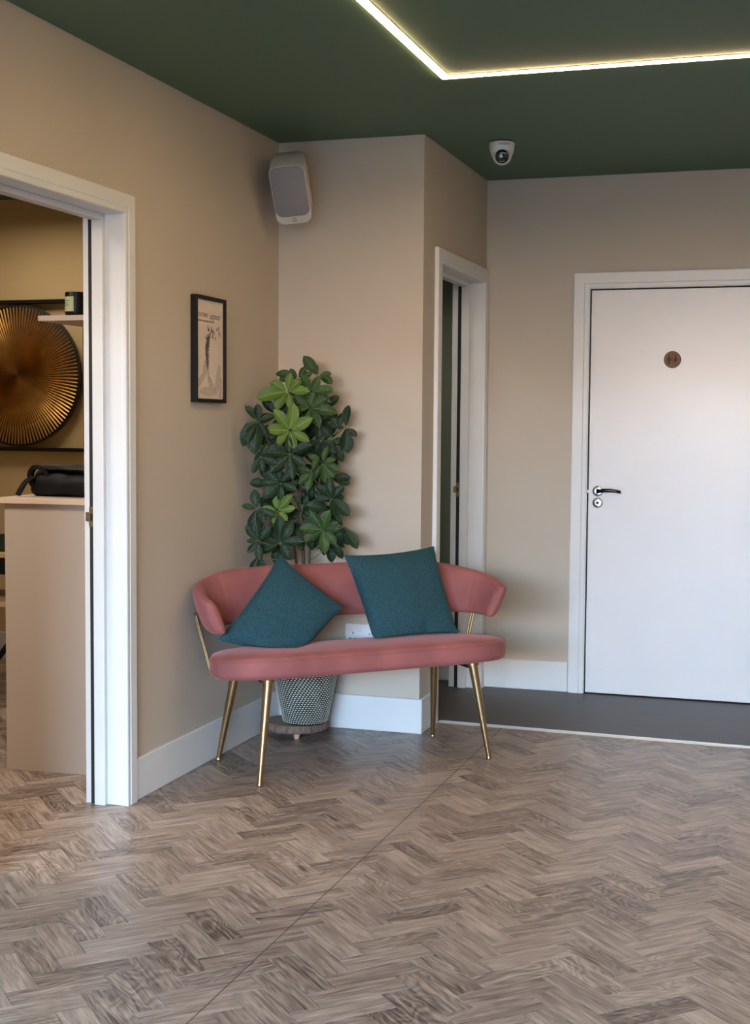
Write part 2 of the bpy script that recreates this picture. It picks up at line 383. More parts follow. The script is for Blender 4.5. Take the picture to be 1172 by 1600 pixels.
planks = [(s, P if area_sign(P) > 0 else P[::-1], a, o) for s, P, a, o in planks]
for it in planks[:300]:
    o = bpy.data.objects.new('plank', plank_mesh([it], 'plank')); COL.objects.link(o); o.parent = floor
o = bpy.data.objects.new('distant_planks', plank_mesh(planks[300:], 'distant_planks')); COL.objects.link(o); o.parent = floor; o['kind'] = 'stuff'
w = MB(); w.add([(-1.3125, YF, 0.0001), (-1.3095, YF, 0.0001), (-1.2895, 5.84, 0.0001), (-1.2925, 5.84, 0.0001), (-1.3125, YF, 0.0005), (-1.3095, YF, 0.0005), (-1.2895, 5.84, 0.0005), (-1.2925, 5.84, 0.0005)],
                [(0,3,2,1),(4,5,6,7),(0,1,5,4),(1,2,6,5),(2,3,7,6),(3,0,4,7)])
w.build('seam', M_seam, floor)

# aluminium threshold strip between the two floors
root = thing('threshold_strip', 'pale metal threshold strip between the herringbone floor and the dark vinyl', 'trim', (-0.6, strip_y(-0.6), 0))
root['kind'] = 'structure'
for nm, a, b, h in (('strip_base', -0.022, 0.022, 0.0035), ('raised_ridge', -0.012, -0.004, 0.0052), ('raised_ridge', 0.006, 0.014, 0.0052)):
    x0, x1 = XC+0.02, XR
    m = MB(); m.add([(x0, strip_y(x0)+a, 0), (x1, strip_y(x1)+a, 0), (x1, strip_y(x1)+b, 0), (x0, strip_y(x0)+b, 0),
                     (x0, strip_y(x0)+a+0.002, h), (x1, strip_y(x1)+a+0.002, h), (x1, strip_y(x1)+b-0.002, h), (x0, strip_y(x0)+b-0.002, h)],
                    [(0,3,2,1),(4,5,6,7),(0,1,5,4),(1,2,6,5),(2,3,7,6),(3,0,4,7)])
    m.build(nm, M_alu, root)

# ------------------------------------------------------------------ baseboards
def base(name, x0, x1, y0, y1, lab):
    w = MB(); w.box(x0, x1, y0, y1, 0, 0.15); slabel(struct(name, w, M_white, bevel=0.004), lab)
base('baseboard_left', XA, XA+0.015, 4.262, YB, 'white baseboard along the left wall beside the bench')
base('baseboard_middle', XA+0.015, XC+0.015, YB-0.015, YB, 'white baseboard behind the plant pot')
base('baseboard_side', XC, XC+0.015, YB, 5.786, 'stub of white baseboard left of the slim doorway')
base('baseboard_back', XC, -1.163, YD-0.015, YD, 'white baseboard between the slim doorway and the closed door')
base('baseboard_side_room', XL, -2.43, YE-0.015, YE, 'white baseboard in the warm lit side room')
base('baseboard_closet', -2.28, XC-0.16, YD+0.085, YD+0.1, 'white baseboard glimpsed in the green room')
base('baseboard_left_near', XA, XA+0.015, YF, 3.29, 'white baseboard on the near side of the left doorway')
base('baseboard_right', -0.14, XR, YD-0.015, YD, 'white baseboard right of the closed door')

# ------------------------------------------------------------------ door frames
PROF = [(0.0, 0.0), (0.0, 0.017), (0.003, 0.019), (0.044, 0.019), (0.047, 0.016), (0.050, 0.0175), (0.064, 0.0175), (0.067, 0.015), (0.067, 0.0)]
def casing(name, frame, a0, a1, zt, parent, width=0.067, legs='both'):
    o, A, N = Vector(frame[0]), Vector(frame[1]), Vector(frame[2]); k = width/0.067
    rings = []
    for u, d in PROF:
        u *= k
        pts = [(a0+u, 0), (a0+u, zt-u), (a1-u, zt-u), (a1-u, 0)]
        rings.append([o + A*p[0] + N*d + Vector((0, 0, p[1])) for p in pts])
    m = MB(); n = len(rings); vs = [p for r in rings for p in r]; fs = []
    for i in range(n):
        for j in range(3): fs.append((i*4+j, i*4+j+1, ((i+1) % n)*4+j+1, ((i+1) % n)*4+j))
    fs += [tuple(i*4 for i in range(n)), tuple(i*4+3 for i in range(n-1, -1, -1))]
    m.add(vs, fs); return m.build(name, M_white, parent)

def doorway(name, label, X, y0, y1, zt, depth, sdir=-1):
    """lined opening in a wall whose room face is x = X; the wall runs to x = X-depth"""
    root = thing(name, label, 'door frame', (X, (y0+y1)/2, 0)); root['kind'] = 'structure'
    casing('casing', ((X, 0, 0), (0, 1, 0), (1, 0, 0)), y0-0.068+0.0, y1+0.068, zt+0.068, root)
    casing('casing', ((X-depth, 0, 0), (0, 1, 0), (-1, 0, 0)), y0-0.068, y1+0.068, zt+0.068, root)
    x0, x1 = X-depth-0.001, X+0.004
    t = 0.028
    boxobj('lining', M_white, x0, x1, y1, y1+t, 0, zt+t, parent=root, bevel=0.002)
    boxobj('lining', M_white, x0, x1, y0-t, y0, 0, zt+t, parent=root, bevel=0.002)
    boxobj('lining', M_white, x0, x1, y0, y1, zt, zt+t, parent=root, bevel=0.002)
    sx0, sx1 = X-0.102, X-0.061
    boxobj('door_stop', M_white, sx0, sx1, y1-0.020, y1, 0, zt, parent=root, bevel=0.002)
    boxobj('door_stop', M_white, sx0, sx1, y0, y0+0.020, 0, zt, parent=root, bevel=0.002)
    boxobj('door_stop', M_white, sx0, sx1, y0+0.020, y1-0.020, zt-0.020, zt, parent=root, bevel=0.002)
    boxobj('seal_strip', M_seal, X-0.1245, X-0.108, y1-0.0015, y1, 0.0, zt-0.006, parent=root, bevel=0)
    boxobj('seal_strip', M_seal, X-0.1205, X-0.108, y0+0.013, y1-0.013, zt-0.0015, zt, parent=root, bevel=0)
    sp = boxobj('strike_plate', M_oldbrass, X-0.126, X-0.104, y1-0.0035, y1-0.001, 0.965, 1.035, parent=root, bevel=0.0008)
    boxobj('latch_lip', M_oldbrass, X-0.138, X-0.122, y1-0.006, y1-0.003, 0.985, 1.017, parent=sp, bevel=0.0008)
    boxobj('latch_hole', M_hole, X-0.122, X-0.112, y1-0.0042, y1-0.0032, 0.987, 1.012, parent=sp, bevel=0)
    for z in (0.972, 1.028):
        m = MB(); m.lathe([(0.003, 0), (0.0025, 0.001)], 10, (X-0.115, y1-0.0035, z), (Vector((1,0,0)), Vector((0,0,1)), Vector((0,-1,0)))); m.build('screw', M_chrome, sp)
    return root
doorway('trim_1', 'white painted frame of the open left doorway, with black seal strip and brass strike plate', XA, D1[0]+0.03, D1[1]-0.018, D1[2]-0.020, TA)
doorway('trim_2', 'white painted frame of the tall slim doorway on the narrow side wall', XC, D2[0]+0.010, D2[1]-0.015, D2[2]-0.005, 0.137)
root = thing('trim_3', 'white painted frame around the closed white door', 'door frame', (-0.65, YD, 0)); root['kind'] = 'structure'
casing('casing', ((0, YD, 0), (1, 0, 0), (0, -1, 0)), -1.161, -0.149, 2.068, root, width=0.076)
boxobj('lining', M_white, -1.088, -1.082, YD-0.012, YD+0.12, 0, 1.995, parent=root, bevel=0.001)
boxobj('lining', M_white, -0.228, -0.222, YD-0.012, YD+0.12, 0, 1.995, parent=root, bevel=0.001)
boxobj('lining', M_white, -1.082, -0.228, YD-0.012, YD+0.12, 1.989, 1.996, parent=root, bevel=0.001)
boxobj('door_stop', M_seal, -1.082, -0.228, YD+0.040, YD+0.06, 0.0, 1.989, parent=root, bevel=0)  # black sheet across the opening, stands in for shade in the door gaps

# ------------------------------------------------------------------ the closed door
door = bpy.data.objects.new('door_1', None); COL.objects.link(door); door['kind'] = 'structure'
door.location = (-0.65, YD, 0); WORLD['door_1'] = Matrix.Translation((-0.65, YD, 0)); door['label'] = 'closed white flush door with a round wooden plaque and chrome lever handle'
boxobj('door_slab', M_door, -1.0745, -0.231, YD-0.010, YD+0.030, 0.006, 1.982, parent=door, bevel=0.002)
FY = YD-0.010
bas = (Vector((1,0,0)), Vector((0,0,1)), Vector((0,-1,0)))
hx, hz = -1.028, 1.006
m = MB(); m.lathe([(0.0265, 0), (0.0265, 0.006), (0.024, 0.0085), (0.0125, 0.0085), (0.011, 0.012), (0.0105, 0.030), (0.0105, 0.046)], 36, (hx, FY, hz), bas)
hd = m.build('door_handle', M_chrome, door, smooth=True)
pts = catmull([(hx, FY-0.045, hz), (hx+0.02, FY-0.052, hz+0.003), (hx+0.06, FY-0.054, hz+0.006), (hx+0.095, FY-0.052, hz+0.003), (hx+0.118, FY-0.046, hz-0.002)], 6)
m = MB(); rg = []
for i, p in enumerate(pts):
    t = i/(len(pts)-1); h = 0.0115*(1-t)+0.0062*t + (0.001 if t > .75 else 0); dd = 0.010*(1-t)+0.006*t
    rg.append([p + Vector((0, -dd*cos(a), h*sin(a))) for a in [2*pi*k/14 for k in range(14)]])
m.loft(rg); m.build('lever', M_dchrome, hd, smooth=True)
m = MB(); m.lathe([(0.0255, 0), (0.0255, 0.005), (0.023, 0.0075), (0.011, 0.0075), (0.011, 0.0055), (0.0, 0.0055)], 36, (hx, FY, 0.948), bas, cap=False)
es = m.build('lock_escutcheon', M_chrome, door, smooth=True)
m = MB(); m.lathe([(0.0065, 0.005), (0.0065, 0.012), (0.004, 0.014)], 20, (hx, FY, 0.948), bas); m.build('thumb_turn', M_dchrome, es, smooth=True)
boxobj('latch_plate', M_chrome, -1.0800, -1.0742, YD-0.013, YD+0.01, 0.998, 1.010, parent=door, bevel=0.0005)
boxobj('latch_gap', M_hole, -1.0800, -1.0745, YD-0.0125, YD+0.01, 0.955, 0.993, parent=door, bevel=0)
# plaque
px_, pz_ = -0.682, 1.644
root = thing('restroom_plaque', 'round brown wooden plaque engraved with two figures on the white door', 'sign', (px_, FY, pz_))
m = MB(); m.lathe([(0.0405, 0), (0.0405, 0.004), (0.039, 0.0058), (0.0, 0.0058)], 48, (px_, FY, pz_), bas, cap=False); m.build('disc', M_plaque, root, smooth=True)
m = MB(); m.lathe([(0.0405, 0.0035), (0.0405, 0.0068), (0.0375, 0.0068), (0.0375, 0.0055)], 48, (px_, FY, pz_), bas, cap=False); m.build('dark_rim', M_plaque2, root, smooth=True)
def flat(name, pts, mt, parent, th=0.0012, off=0.0056):
    m = MB(); n = len(pts)
    m.add([(px_+x, FY-off, pz_+z) for x, z in pts]+[(px_+x, FY-off-th, pz_+z) for x, z in pts],
          [tuple(range(n)), tuple(range(2*n-1, n-1, -1))]+[(i, (i+1) % n, n+(i+1) % n, n+i) for i in range(n)])
    return m.build(name, mt, parent)
flat('divider', [(-.0012, -.030), (.0012, -.030), (.0012, .032), (-.0012, .032)], M_plaque2, root)
circ = lambda cx, cz, r: [(cx+r*cos(2*pi*k/14), cz+r*sin(2*pi*k/14)) for k in range(14)]
flat('head', circ(-.0155, .020, .0052), M_plaque2, root); flat('head', circ(.0145, .020, .0052), M_plaque2, root)
flat('figure', [(-.025, .012), (-.006, .012), (-.006, -.006), (-.009, -.006), (-.009, -.024), (-.0142, -.024), (-.0142, -.008), (-.0165, -.008), (-.0165, -.024), (-.022, -.024), (-.022, -.006), (-.025, -.006)], M_plaque2, root)
flat('figure', [(.010, .012), (.019, .012), (.026, -.006), (.0225, -.006), (.0225, -.009), (.0185, -.009), (.0185, -.024), (.0155, -.024), (.0155, -.009), (.0135, -.009), (.0135, -.024), (.0105, -.024), (.0105, -.009), (.0065, -.009), (.0065, -.006), (.003, -.006)], M_plaque2, root)

# ------------------------------------------------------------------ LED line in the ceiling
root = thing('led_strip_light', 'glowing white linear light turning a corner on the green ceiling', 'light', (-1.274, 4.70, HC))
x0, x1, y0, y1, hw = -1.274, 1.35, 0.9, 4.701, 0.013
m = MB(); m.box(x0-hw, x0+hw, y0-hw, y1+hw, HC-0.006, HC-0.0005); m.box(x1-hw, x1+hw, y0-hw, y1+hw, HC-0.006, HC-0.0005)
m.box(x0+hw, x1-hw, y1-hw, y1+hw, HC-0.006, HC-0.0005); m.box(x0+hw, x1-hw, y0-hw, y0+hw, HC-0.006, HC-0.0005)
m.build('diffuser', M_led, root)
m = MB(); e = 0.003
for a in ((x0-hw-e, x0-hw, y0-hw-e, y1+hw+e), (x0-hw-e, x1+hw+e, y1+hw, y1+hw+e), (x1+hw, x1+hw+e, y0-hw-e, y1+hw+e), (x0-hw-e, x1+hw+e, y0-hw-e, y0-hw),
          (x0+hw, x0+hw+e, y0+hw, y1-hw), (x0+hw, x1-hw, y1-hw-e, y1-hw)):
    m.box(*a, HC-0.0025, HC+0.002)
m.build('housing', M_alu, root)

# ------------------------------------------------------------------ speaker
sc_ = Vector((-2.098, 5.33, 2.261)); SW, SH, SD = 0.150, 0.260, 0.172
pt_, yw_, rl_ = 0.606, 0.309, 0.123
fw = Vector((sin(yw_)*cos(pt_), -cos(yw_)*cos(pt_), -sin(pt_))); rt0 = Vector((cos(yw_), sin(yw_), 0)); up0 = rt0.cross(-fw)
if up0.z < 0: up0 = -up0
rt = cos(rl_)*rt0 + sin(rl_)*up0; up = -sin(rl_)*rt0 + cos(rl_)*up0
def rrect(wd, ht, r, n=8, cx=0, cy=0):
    o = []
    for sx, sy, a0 in ((1, 1, 0), (-1, 1, pi/2), (-1, -1, pi), (1, -1, 1.5*pi)):
        for k in range(n+1):
            a = a0+pi/2*k/n; o.append((cx+sx*(wd/2-r)+r*cos(a), cy+sy*(ht/2-r)+r*sin(a)))
    return o
def S(x, y, d): return sc_ + rt*x + up*y - fw*d
root = thing('wall_speaker', 'pale grey box loudspeaker tilted down in the upper corner of the walls', 'speaker', sc_)
m = MB(); m.loft([[S(x, y, d) for x, y in rrect(SW-2*i, SH-2*i, 0.034-i*0.5)] for i, d in ((0.006, -0.0), (0.002, 0.001), (0.0, 0.005), (0.0, 0.10), (0.006, 0.15), (0.016, SD-0.004), (0.022, SD))])
m.build('cabinet', M_speaker, root, smooth=True)
m = MB(); m.loft([[S(x, y, d) for x, y in rrect(SW-0.010-2*i, SH*0.84-2*i, 0.030-i*0.5, cy=SH*0.065)] for i, d in ((0.0, 0.001), (0.0, -0.003), (0.0015, -0.0045))])
m.build('grille', M_grille, root, smooth=True)
m = MB(); ly = -SH/2+0.020
for k in range(24):
    a, b = 2*pi*k/24, 2*pi*(k+1)/24
    q = [(0.0088*cos(a), 0.0088*sin(a)), (0.0088*cos(b), 0.0088*sin(b)), (0.0064*cos(b), 0.0064*sin(b)), (0.0064*cos(a), 0.0064*sin(a))]
    m.add([S(x, y+ly, -0.0010) for x, y in q], [(0, 1, 2, 3)])
m.add([S(x, y+ly, -0.0011) for x, y in ((0.0015, -0.0020), (0.0034, -0.0010), (0.0105, -0.0085), (0.0086, -0.0092))], [(0, 1, 2, 3)])
m.build('logo', M_grey, root)
m = MB(); m.tube([S(0, 0, SD-0.01), S(0, 0.0, SD+0.02), Vector((-2.165, YB-0.012, 2.375))], [0.012, 0.012, 0.012], 14)
m.build('wall_bracket', M_black, root, smooth=True)
boxobj('bracket_plate', M_black, -2.195, -2.135, YB-0.012, YB, 2.34, 2.41, parent=root)

# ------------------------------------------------------------------ security camera
c0 = Vector((-1.329, 5.845, HC))
root = thing('security_camera', 'white dome security camera with a black lens on the green ceiling', 'camera', c0)
m = MB(); m.lathe([(0.0535, 0.0), (0.0535, -0.004)], 40, c0); m.build('mounting_gasket', M_black, root)
m = MB(); m.lathe([(0.0535, -0.004), (0.0545, -0.010), (0.053, -0.025), (0.049, -0.044), (0.042, -0.062), (0.032, -0.072), (0.018, -0.076)], 40, c0); m.build('base', M_cctv, root, smooth=True)
bc = c0 + Vector((0.004, -0.014, -0.060)); dr = Vector((0.20, -0.92, -0.30)).normalized(); e1 = Vector((0, 0, 1)).cross(dr).normalized(); e2 = dr.cross(e1)
prof = [(0.041*sin(a), -0.041*cos(a)) for a in [pi*k/16 for k in range(1, 12)]] + [(0.034, 0.026), (0.032, 0.030), (0.0295, 0.0305)]
m = MB(); m.lathe(prof, 36, bc, (e1, e2, dr)); m.build('ball', M_cctv, root, smooth=True)
m = MB(); m.lathe([(0.0295, 0.024), (0.0295, 0.032), (0.027, 0.0345), (0.0, 0.0345)], 36, bc, (e1, e2, dr), cap=False); ln = m.build('lens', M_lens, root, smooth=True)
m = MB(); q = bc+dr*0.0352
m.add([q+e1*x+e2*y for x, y in ((-.011, -.0215), (.011, -.0215), (.012, -.0165), (-.012, -.0165))], [(0, 1, 2, 3)]); m.build('infrared_window', M_grey, ln)
fr = Vector((0.36, -0.93, 0)).normalized(); sd = Vector((0.93, 0.36, 0)).normalized()
mt = Matrix.Translation(c0+fr*0.0547+Vector((0, 0, -0.0185))) @ Matrix(((sd.x, 0, fr.x, 0), (sd.y, 0, fr.y, 0), (0, 1, 0, 0), (0, 0, 0, 1)))
text_mesh('brand_lettering', 'HIKVISION', 0.0095, M_grey, mt, root, extrude=0.0006)

# ------------------------------------------------------------------ feather picture on the left wall
fy0, fy1, fz0, fz1 = 4.722, 4.997, 1.404, 1.808
root = thing('framed_feather_print', 'small black framed print of a feather on the left wall', 'picture', (XA, (fy0+fy1)/2, fz0))
t = 0.014; X0, X1 = XA+0.001, XA+0.026
boxobj('frame_rail', M_black, X0, X1, fy0, fy1, fz1-t, fz1, parent=root); boxobj('frame_rail', M_black, X0, X1, fy0, fy1, fz0, fz0+t, parent=root)
boxobj('frame_stile', M_black, X0, X1, fy0, fy0+t, fz0+t, fz1-t, parent=root); boxobj('frame_stile', M_black, X0, X1, fy1-t, fy1, fz0+t, fz1-t, parent=root)
pr_ = boxobj('print', M_paper, X0, XA+0.016, fy0+t, fy1-t, fz0+t, fz1-t, parent=root, bevel=0)
PX = XA+0.0163; pw, ph = fy1-fy0-2*t, fz1-fz0-2*t
_c = [0]
def pp(u, v, k=0):
    _c[0] += 1
    return (PX+k*0.0003+(_c[0]//4 % 60)*0.000003, fy0+t+u*pw, fz0+t+v*ph)      # u right 0..1, v up 0..1
def blob(pts, mt, name, k=0):
    m = MB(); m.add([pp(u, v, k) for u, v in pts], [tuple(range(len(pts)))]); return m
def ell(cu, cv, a, b, ang, n=16): return [(cu+(a*cos(th)*cos(ang)-b*sin(th)*sin(ang)), cv+(a*cos(th)*sin(ang)+b*sin(th)*cos(ang))*pw/ph) for th in [2*pi*i/n for i in range(n)]]
m = MB()
for cu, cv, a, b, an in ((0.45, 0.075, 0.30, 0.075, 0.0), (0.20, 0.20, 0.24, 0.06, 0.6), (0.80, 0.20, 0.26, 0.085, 1.25), (0.32, 0.30, 0.14, 0.07, 1.4), (0.55, 0.15, 0.16, 0.06, 2.3), (0.90, 0.12, 0.18, 0.06, 1.5)):
    li = len(m.v); m.add([pp(u, v) for u, v in ell(cu, cv, a, b, an)], [tuple(range(16))])
    m.v[li:] = [(PX+0.00003*(li//16+1), y, z) for x, y, z in m.v[li:]]
m.v = [(x, min(max(y, fy0+t+0.002), fy1-t-0.002), max(z, fz0+t+0.002)) for x, y, z in m.v]
m.build('leaf_motif', M_ink2, pr_)
sp_ = catmull([Vector((0.72, 0.09, 0)), Vector((0.56, 0.17, 0)), Vector((0.44, 0.27, 0)), Vector((0.38, 0.38, 0)), Vector((0.37, 0.48, 0)), Vector((0.41, 0.57, 0)), Vector((0.46, 0.625, 0))], 10)
m = MB(); rr = random.Random(3)
for i, p in enumerate(sp_[:-1]):
    tq = i/len(sp_); q = sp_[i+1]
    wd = 0.006 if tq < 0.33 else 0.010
    m.add([pp(p.x-wd, p.y, 2), pp(p.x+wd, p.y, 2), pp(q.x+wd, q.y, 2), pp(q.x-wd, q.y, 2)], [(0, 1, 2, 3)])
    if tq > 0.34:
        env = sin(min(1, (tq-0.3)/0.7)*pi*0.93)**0.6
        for k in range(3):
            ll = rr.uniform(0.08, 0.15)*env; rl2 = rr.uniform(0.02, 0.045)*env
            m.add([pp(p.x, p.y, 1), pp(p.x+0.01, p.y+0.018, 1), pp(p.x+ll, p.y+0.045+0.02*rr.random(), 1)], [(0, 1, 2)])
            m.add([pp(p.x, p.y, 1), pp(p.x-rl2, p.y+0.045, 1), pp(p.x, p.y+0.02, 1)], [(0, 1, 2)])
m.build('feather_motif', M_ink, pr_)
m = MB()
for u, v in ((0.44, 0.715), (0.47, 0.70), (0.56, 0.715), (0.62, 0.70), (0.60, 0.685), (0.52, 0.665), (0.66, 0.675), (0.60, 0.645), (0.61, 0.632), (0.42, 0.63), (0.49, 0.645), (0.70, 0.625), (0.76, 0.715), (0.82, 0.73), (0.84, 0.69), (0.88, 0.665), (0.36, 0.615), (0.55, 0.69)):
    an = rr.uniform(0.6, 2.4); L_ = rr.uniform(0.030, 0.050)
    m.add([pp(uu, vv, 1) for uu, vv in ell(u, v, L_, 0.013, an, 8)], [tuple(range(8))])
m.build('bird_motif', M_ink, pr_)
def ptext(name, txt, size, u, v, mt_, shear=0, al='LEFT'):
    x, y, z = pp(u, v, 1)
    text_mesh(name, txt, size, mt_, Matrix.Translation((x, y, z)) @ Matrix(((0, 0, 1, 0), (1, 0, 0, 0), (0, 1, 0, 0), (0, 0, 0, 1))), pr_, 0.0001, al, shear)
ptext('lettering', 'FEATHERS', 0.021, 0.06, 0.845, M_ink3)
ptext('script_lettering', 'appear', 0.036, 0.50, 0.845, M_ink3, 0.5)
ptext('lettering', 'WHEN LOVED ONES ARE NEAR', 0.0105, 0.06, 0.785, M_ink)

# ------------------------------------------------------------------ double socket on the middle wall
root = thing('double_wall_socket', 'white double power socket low on the wall behind the bench', 'socket', (-1.866, YB, 0.374))
boxobj('faceplate', M_socket, -1.940, -1.794, YB-0.009, YB, 0.374, 0.460, parent=root, bevel=0.003)
for cx in (-1.905, -1.829):
    for nm, dx, dz, a, b in (('pin_hole', 0, 0.006, 0.0018, 0.0042), ('pin_hole', -0.011, -0.017, 0.0034, 0.002), ('pin_hole', 0.011, -0.017, 0.0034, 0.002)):
        boxobj(nm, M_hole, cx+dx-a, cx+dx+a, YB-0.0096, YB-0.0088, 0.414+dz-b, 0.414+dz+b, parent=root, bevel=0)
for cx in (-1.927, -1.875):
    sw = boxobj('rocker_switch', M_socket, cx-0.0055+0.004, cx+0.0055+0.004, YB-0.013, YB-0.009, 0.426, 0.446, parent=root, bevel=0.0015)

# ------------------------------------------------------------------ bench
BO = Vector((-1.715, 5.066, 0)); TH = radians(44.5)
E1 = Vector((cos(TH), sin(TH), 0)); E2 = Vector((-sin(TH), cos(TH), 0))
def B(s, t, z): return BO + E1*s + E2*t + Vector((0, 0, z))
bench = thing('velvet_bench', 'pink velvet two seater bench with curved backrest and slim brass legs', 'bench', BO)
def ztop(t): return 0.461-0.070*t
SH_ = [(0, -.256), (.16, -.256), (.32, -.255), (.45, -.243), (.552, -.205), (.608, -.135), (.616, -.06), (.596, .02), (.560, .095), (.500, .160), (.40, .196), (.2, .205)]
_half = catmull([(a_, b_, 0) for a_, b_ in SH_ + [(0, .205)]], 6)
SEAT = [(p.x, p.y) for p in _half] + [(-p.x, p.y) for p in _half[-2:0:-1]]
def seat_ring(ins, dz, bottom=None):
    return [B(x*(1-ins/0.62), -0.025+(y+0.025)*(1-ins/0.23), ztop(-0.025+(y+0.025)*(1-ins/0.23))+dz) for x, y in SEAT]
m = MB(); m.loft([seat_ring(0.05, -0.084), seat_ring(0.016, -0.082), seat_ring(0.004, -0.074), seat_ring(0.0, -0.060), seat_ring(0.0, -0.026), seat_ring(0.003, -0.012), seat_ring(0.011, -0.003), seat_ring(0.025, 0.003),
                  seat_ring(0.06, 0.009), seat_ring(0.12, 0.013), seat_ring(0.18, 0.015)])
m.build('seat', M_velvet, bench, smooth=True)
m = MB(); m.tube([seat_ring(-0.0005, -0.012)[i] for i in list(range(len(SEAT)))+[0]], 0.0018, 6); m.build('seat_piping', M_velvet, bench, smooth=True)
m = MB()
for a in (-0.44, 0.42): m.box(a, a+0.02, -0.16, 0.14, 0.364, 0.374)
m.box(-0.42, 0.42, -0.01, 0.01, 0.366, 0.376)
m.v = [tuple(B(x, y, z)) for x, y, z in m.v]; m.build('underframe', M_black, bench)
half = [(0, .250), (.2, .246), (.38, .222), (.49, .182), (.567, .122), (.606, .05), (.614, -.02), (.600, -.085)]
plan = catmull([(-a, b, 0) for a, b in half[::-1]] + [(a, b, 0) for a, b in half[1:]], 9)
rings = []; N = len(plan)
arc = [0]
for i in range(1, N): arc.append(arc[-1]+(plan[i]-plan[i-1]).length)
for i, p in enumerate(plan):
    d = (plan[min(i+1, N-1)]-plan[max(i-1, 0)]).normalized(); nn = Vector((-d.y, d.x, 0))     # outward = left of +s direction is +t
    x = abs(2*arc[i]/arc[-1]-1)                      # 0 middle, 1 tips
    zt = 0.757-0.010*x**2-0.078*max(0, (x-0.50)/0.50)**1.5; zb = 0.547-0.002*x
    lean = 0.030; th = 0.056
    endk = 1.0; dd = min(arc[i], arc[-1]-arc[i])
    if dd < 0.028: endk = math.sqrt(max(0.0, 1-((0.028-dd)/0.028)**2))*0.85+0.15
    gro = 0.0
    for ga in (0.5, 0.5-0.155, 0.5+0.155, 0.5-0.31, 0.5+0.31, 0.5-0.39, 0.5+0.39):
        gro = max(gro, math.exp(-((arc[i]/arc[-1]-ga)*arc[-1]/0.008)**2))
    ring = []; zc = (zt+zb)/2; hh = (zt-zb)/2*(0.86+0.14*endk); tk = th/2*endk
    for k in range(24):
        a = 2*pi*k/24; ca, sa = cos(a), sin(a)
        ox = math.copysign(abs(ca)**0.75, ca)*tk; oz = math.copysign(abs(sa)**0.62, sa)*hh
        if ca < 0: ox += 0.0035*gro*abs(ca)
        off = ox + lean*(oz/hh)*0.9
        q = p + nn*off; ring.append(B(q.x, q.y, zc+oz))
    rings.append(ring)
m = MB(); m.loft(rings); m.build('backrest', M_velvet, bench, smooth=True)
for s1, t1, s0, t0 in ((-0.484, -0.207, -0.436, -0.170), (0.494, -0.207, 0.436, -0.170), (-0.486, 0.222, -0.440, 0.150), (0.478, 0.225, 0.440, 0.150)):
    top, bot = B(s0, t0, 0.383 if t0 < 0 else 0.37), B(s1, t1, 0.010)
    m = MB(); m.tube([bot, bot.lerp(top, 0.5), top], [0.0095, 0.0145, 0.0185], 20); lg = m.build('leg', M_brass, bench, smooth=True)
    m = MB(); m.lathe([(0.0105, 0.0), (0.0120, 0.002), (0.0120, 0.007), (0.0095, 0.013)], 20, B(s1, t1, 0.0)); f_ = m.build('foot_cap', M_brass, lg, smooth=True)
    m = MB(); m.lathe([(0.0245, -0.006), (0.0245, 0.004)], 20, top); m.build('leg_flange', M_brass, lg, smooth=True)
for sg in (-1, 1):
    for dt in (0, 0.018):
        t = 0.105+dt
        pts = catmull([B(sg*0.618, t+0.0, 0.600), B(sg*0.600, t, 0.53), B(sg*0.578, t-0.005, 0.45), B(sg*0.566, t-0.010, 0.395), B(sg*0.553, t-0.012, 0.371), B(sg*0.530, t-0.014, 0.3655), B(sg*0.48, t-0.014, 0.366)], 6)
        m = MB(); m.tube(pts, 0.0048, 10); m.build('support_rod', M_brass, bench, smooth=True)
    m = MB(); c = B(sg*0.622, 0.114, 0.600); d = E1*sg; m.lathe([(0.008, 0.0), (0.0075, 0.004), (0.004, 0.006)], 16, c, (E2, Vector((0, 0, 1)), d)); m.build('bolt_cap', M_chrome, bench, smooth=True)

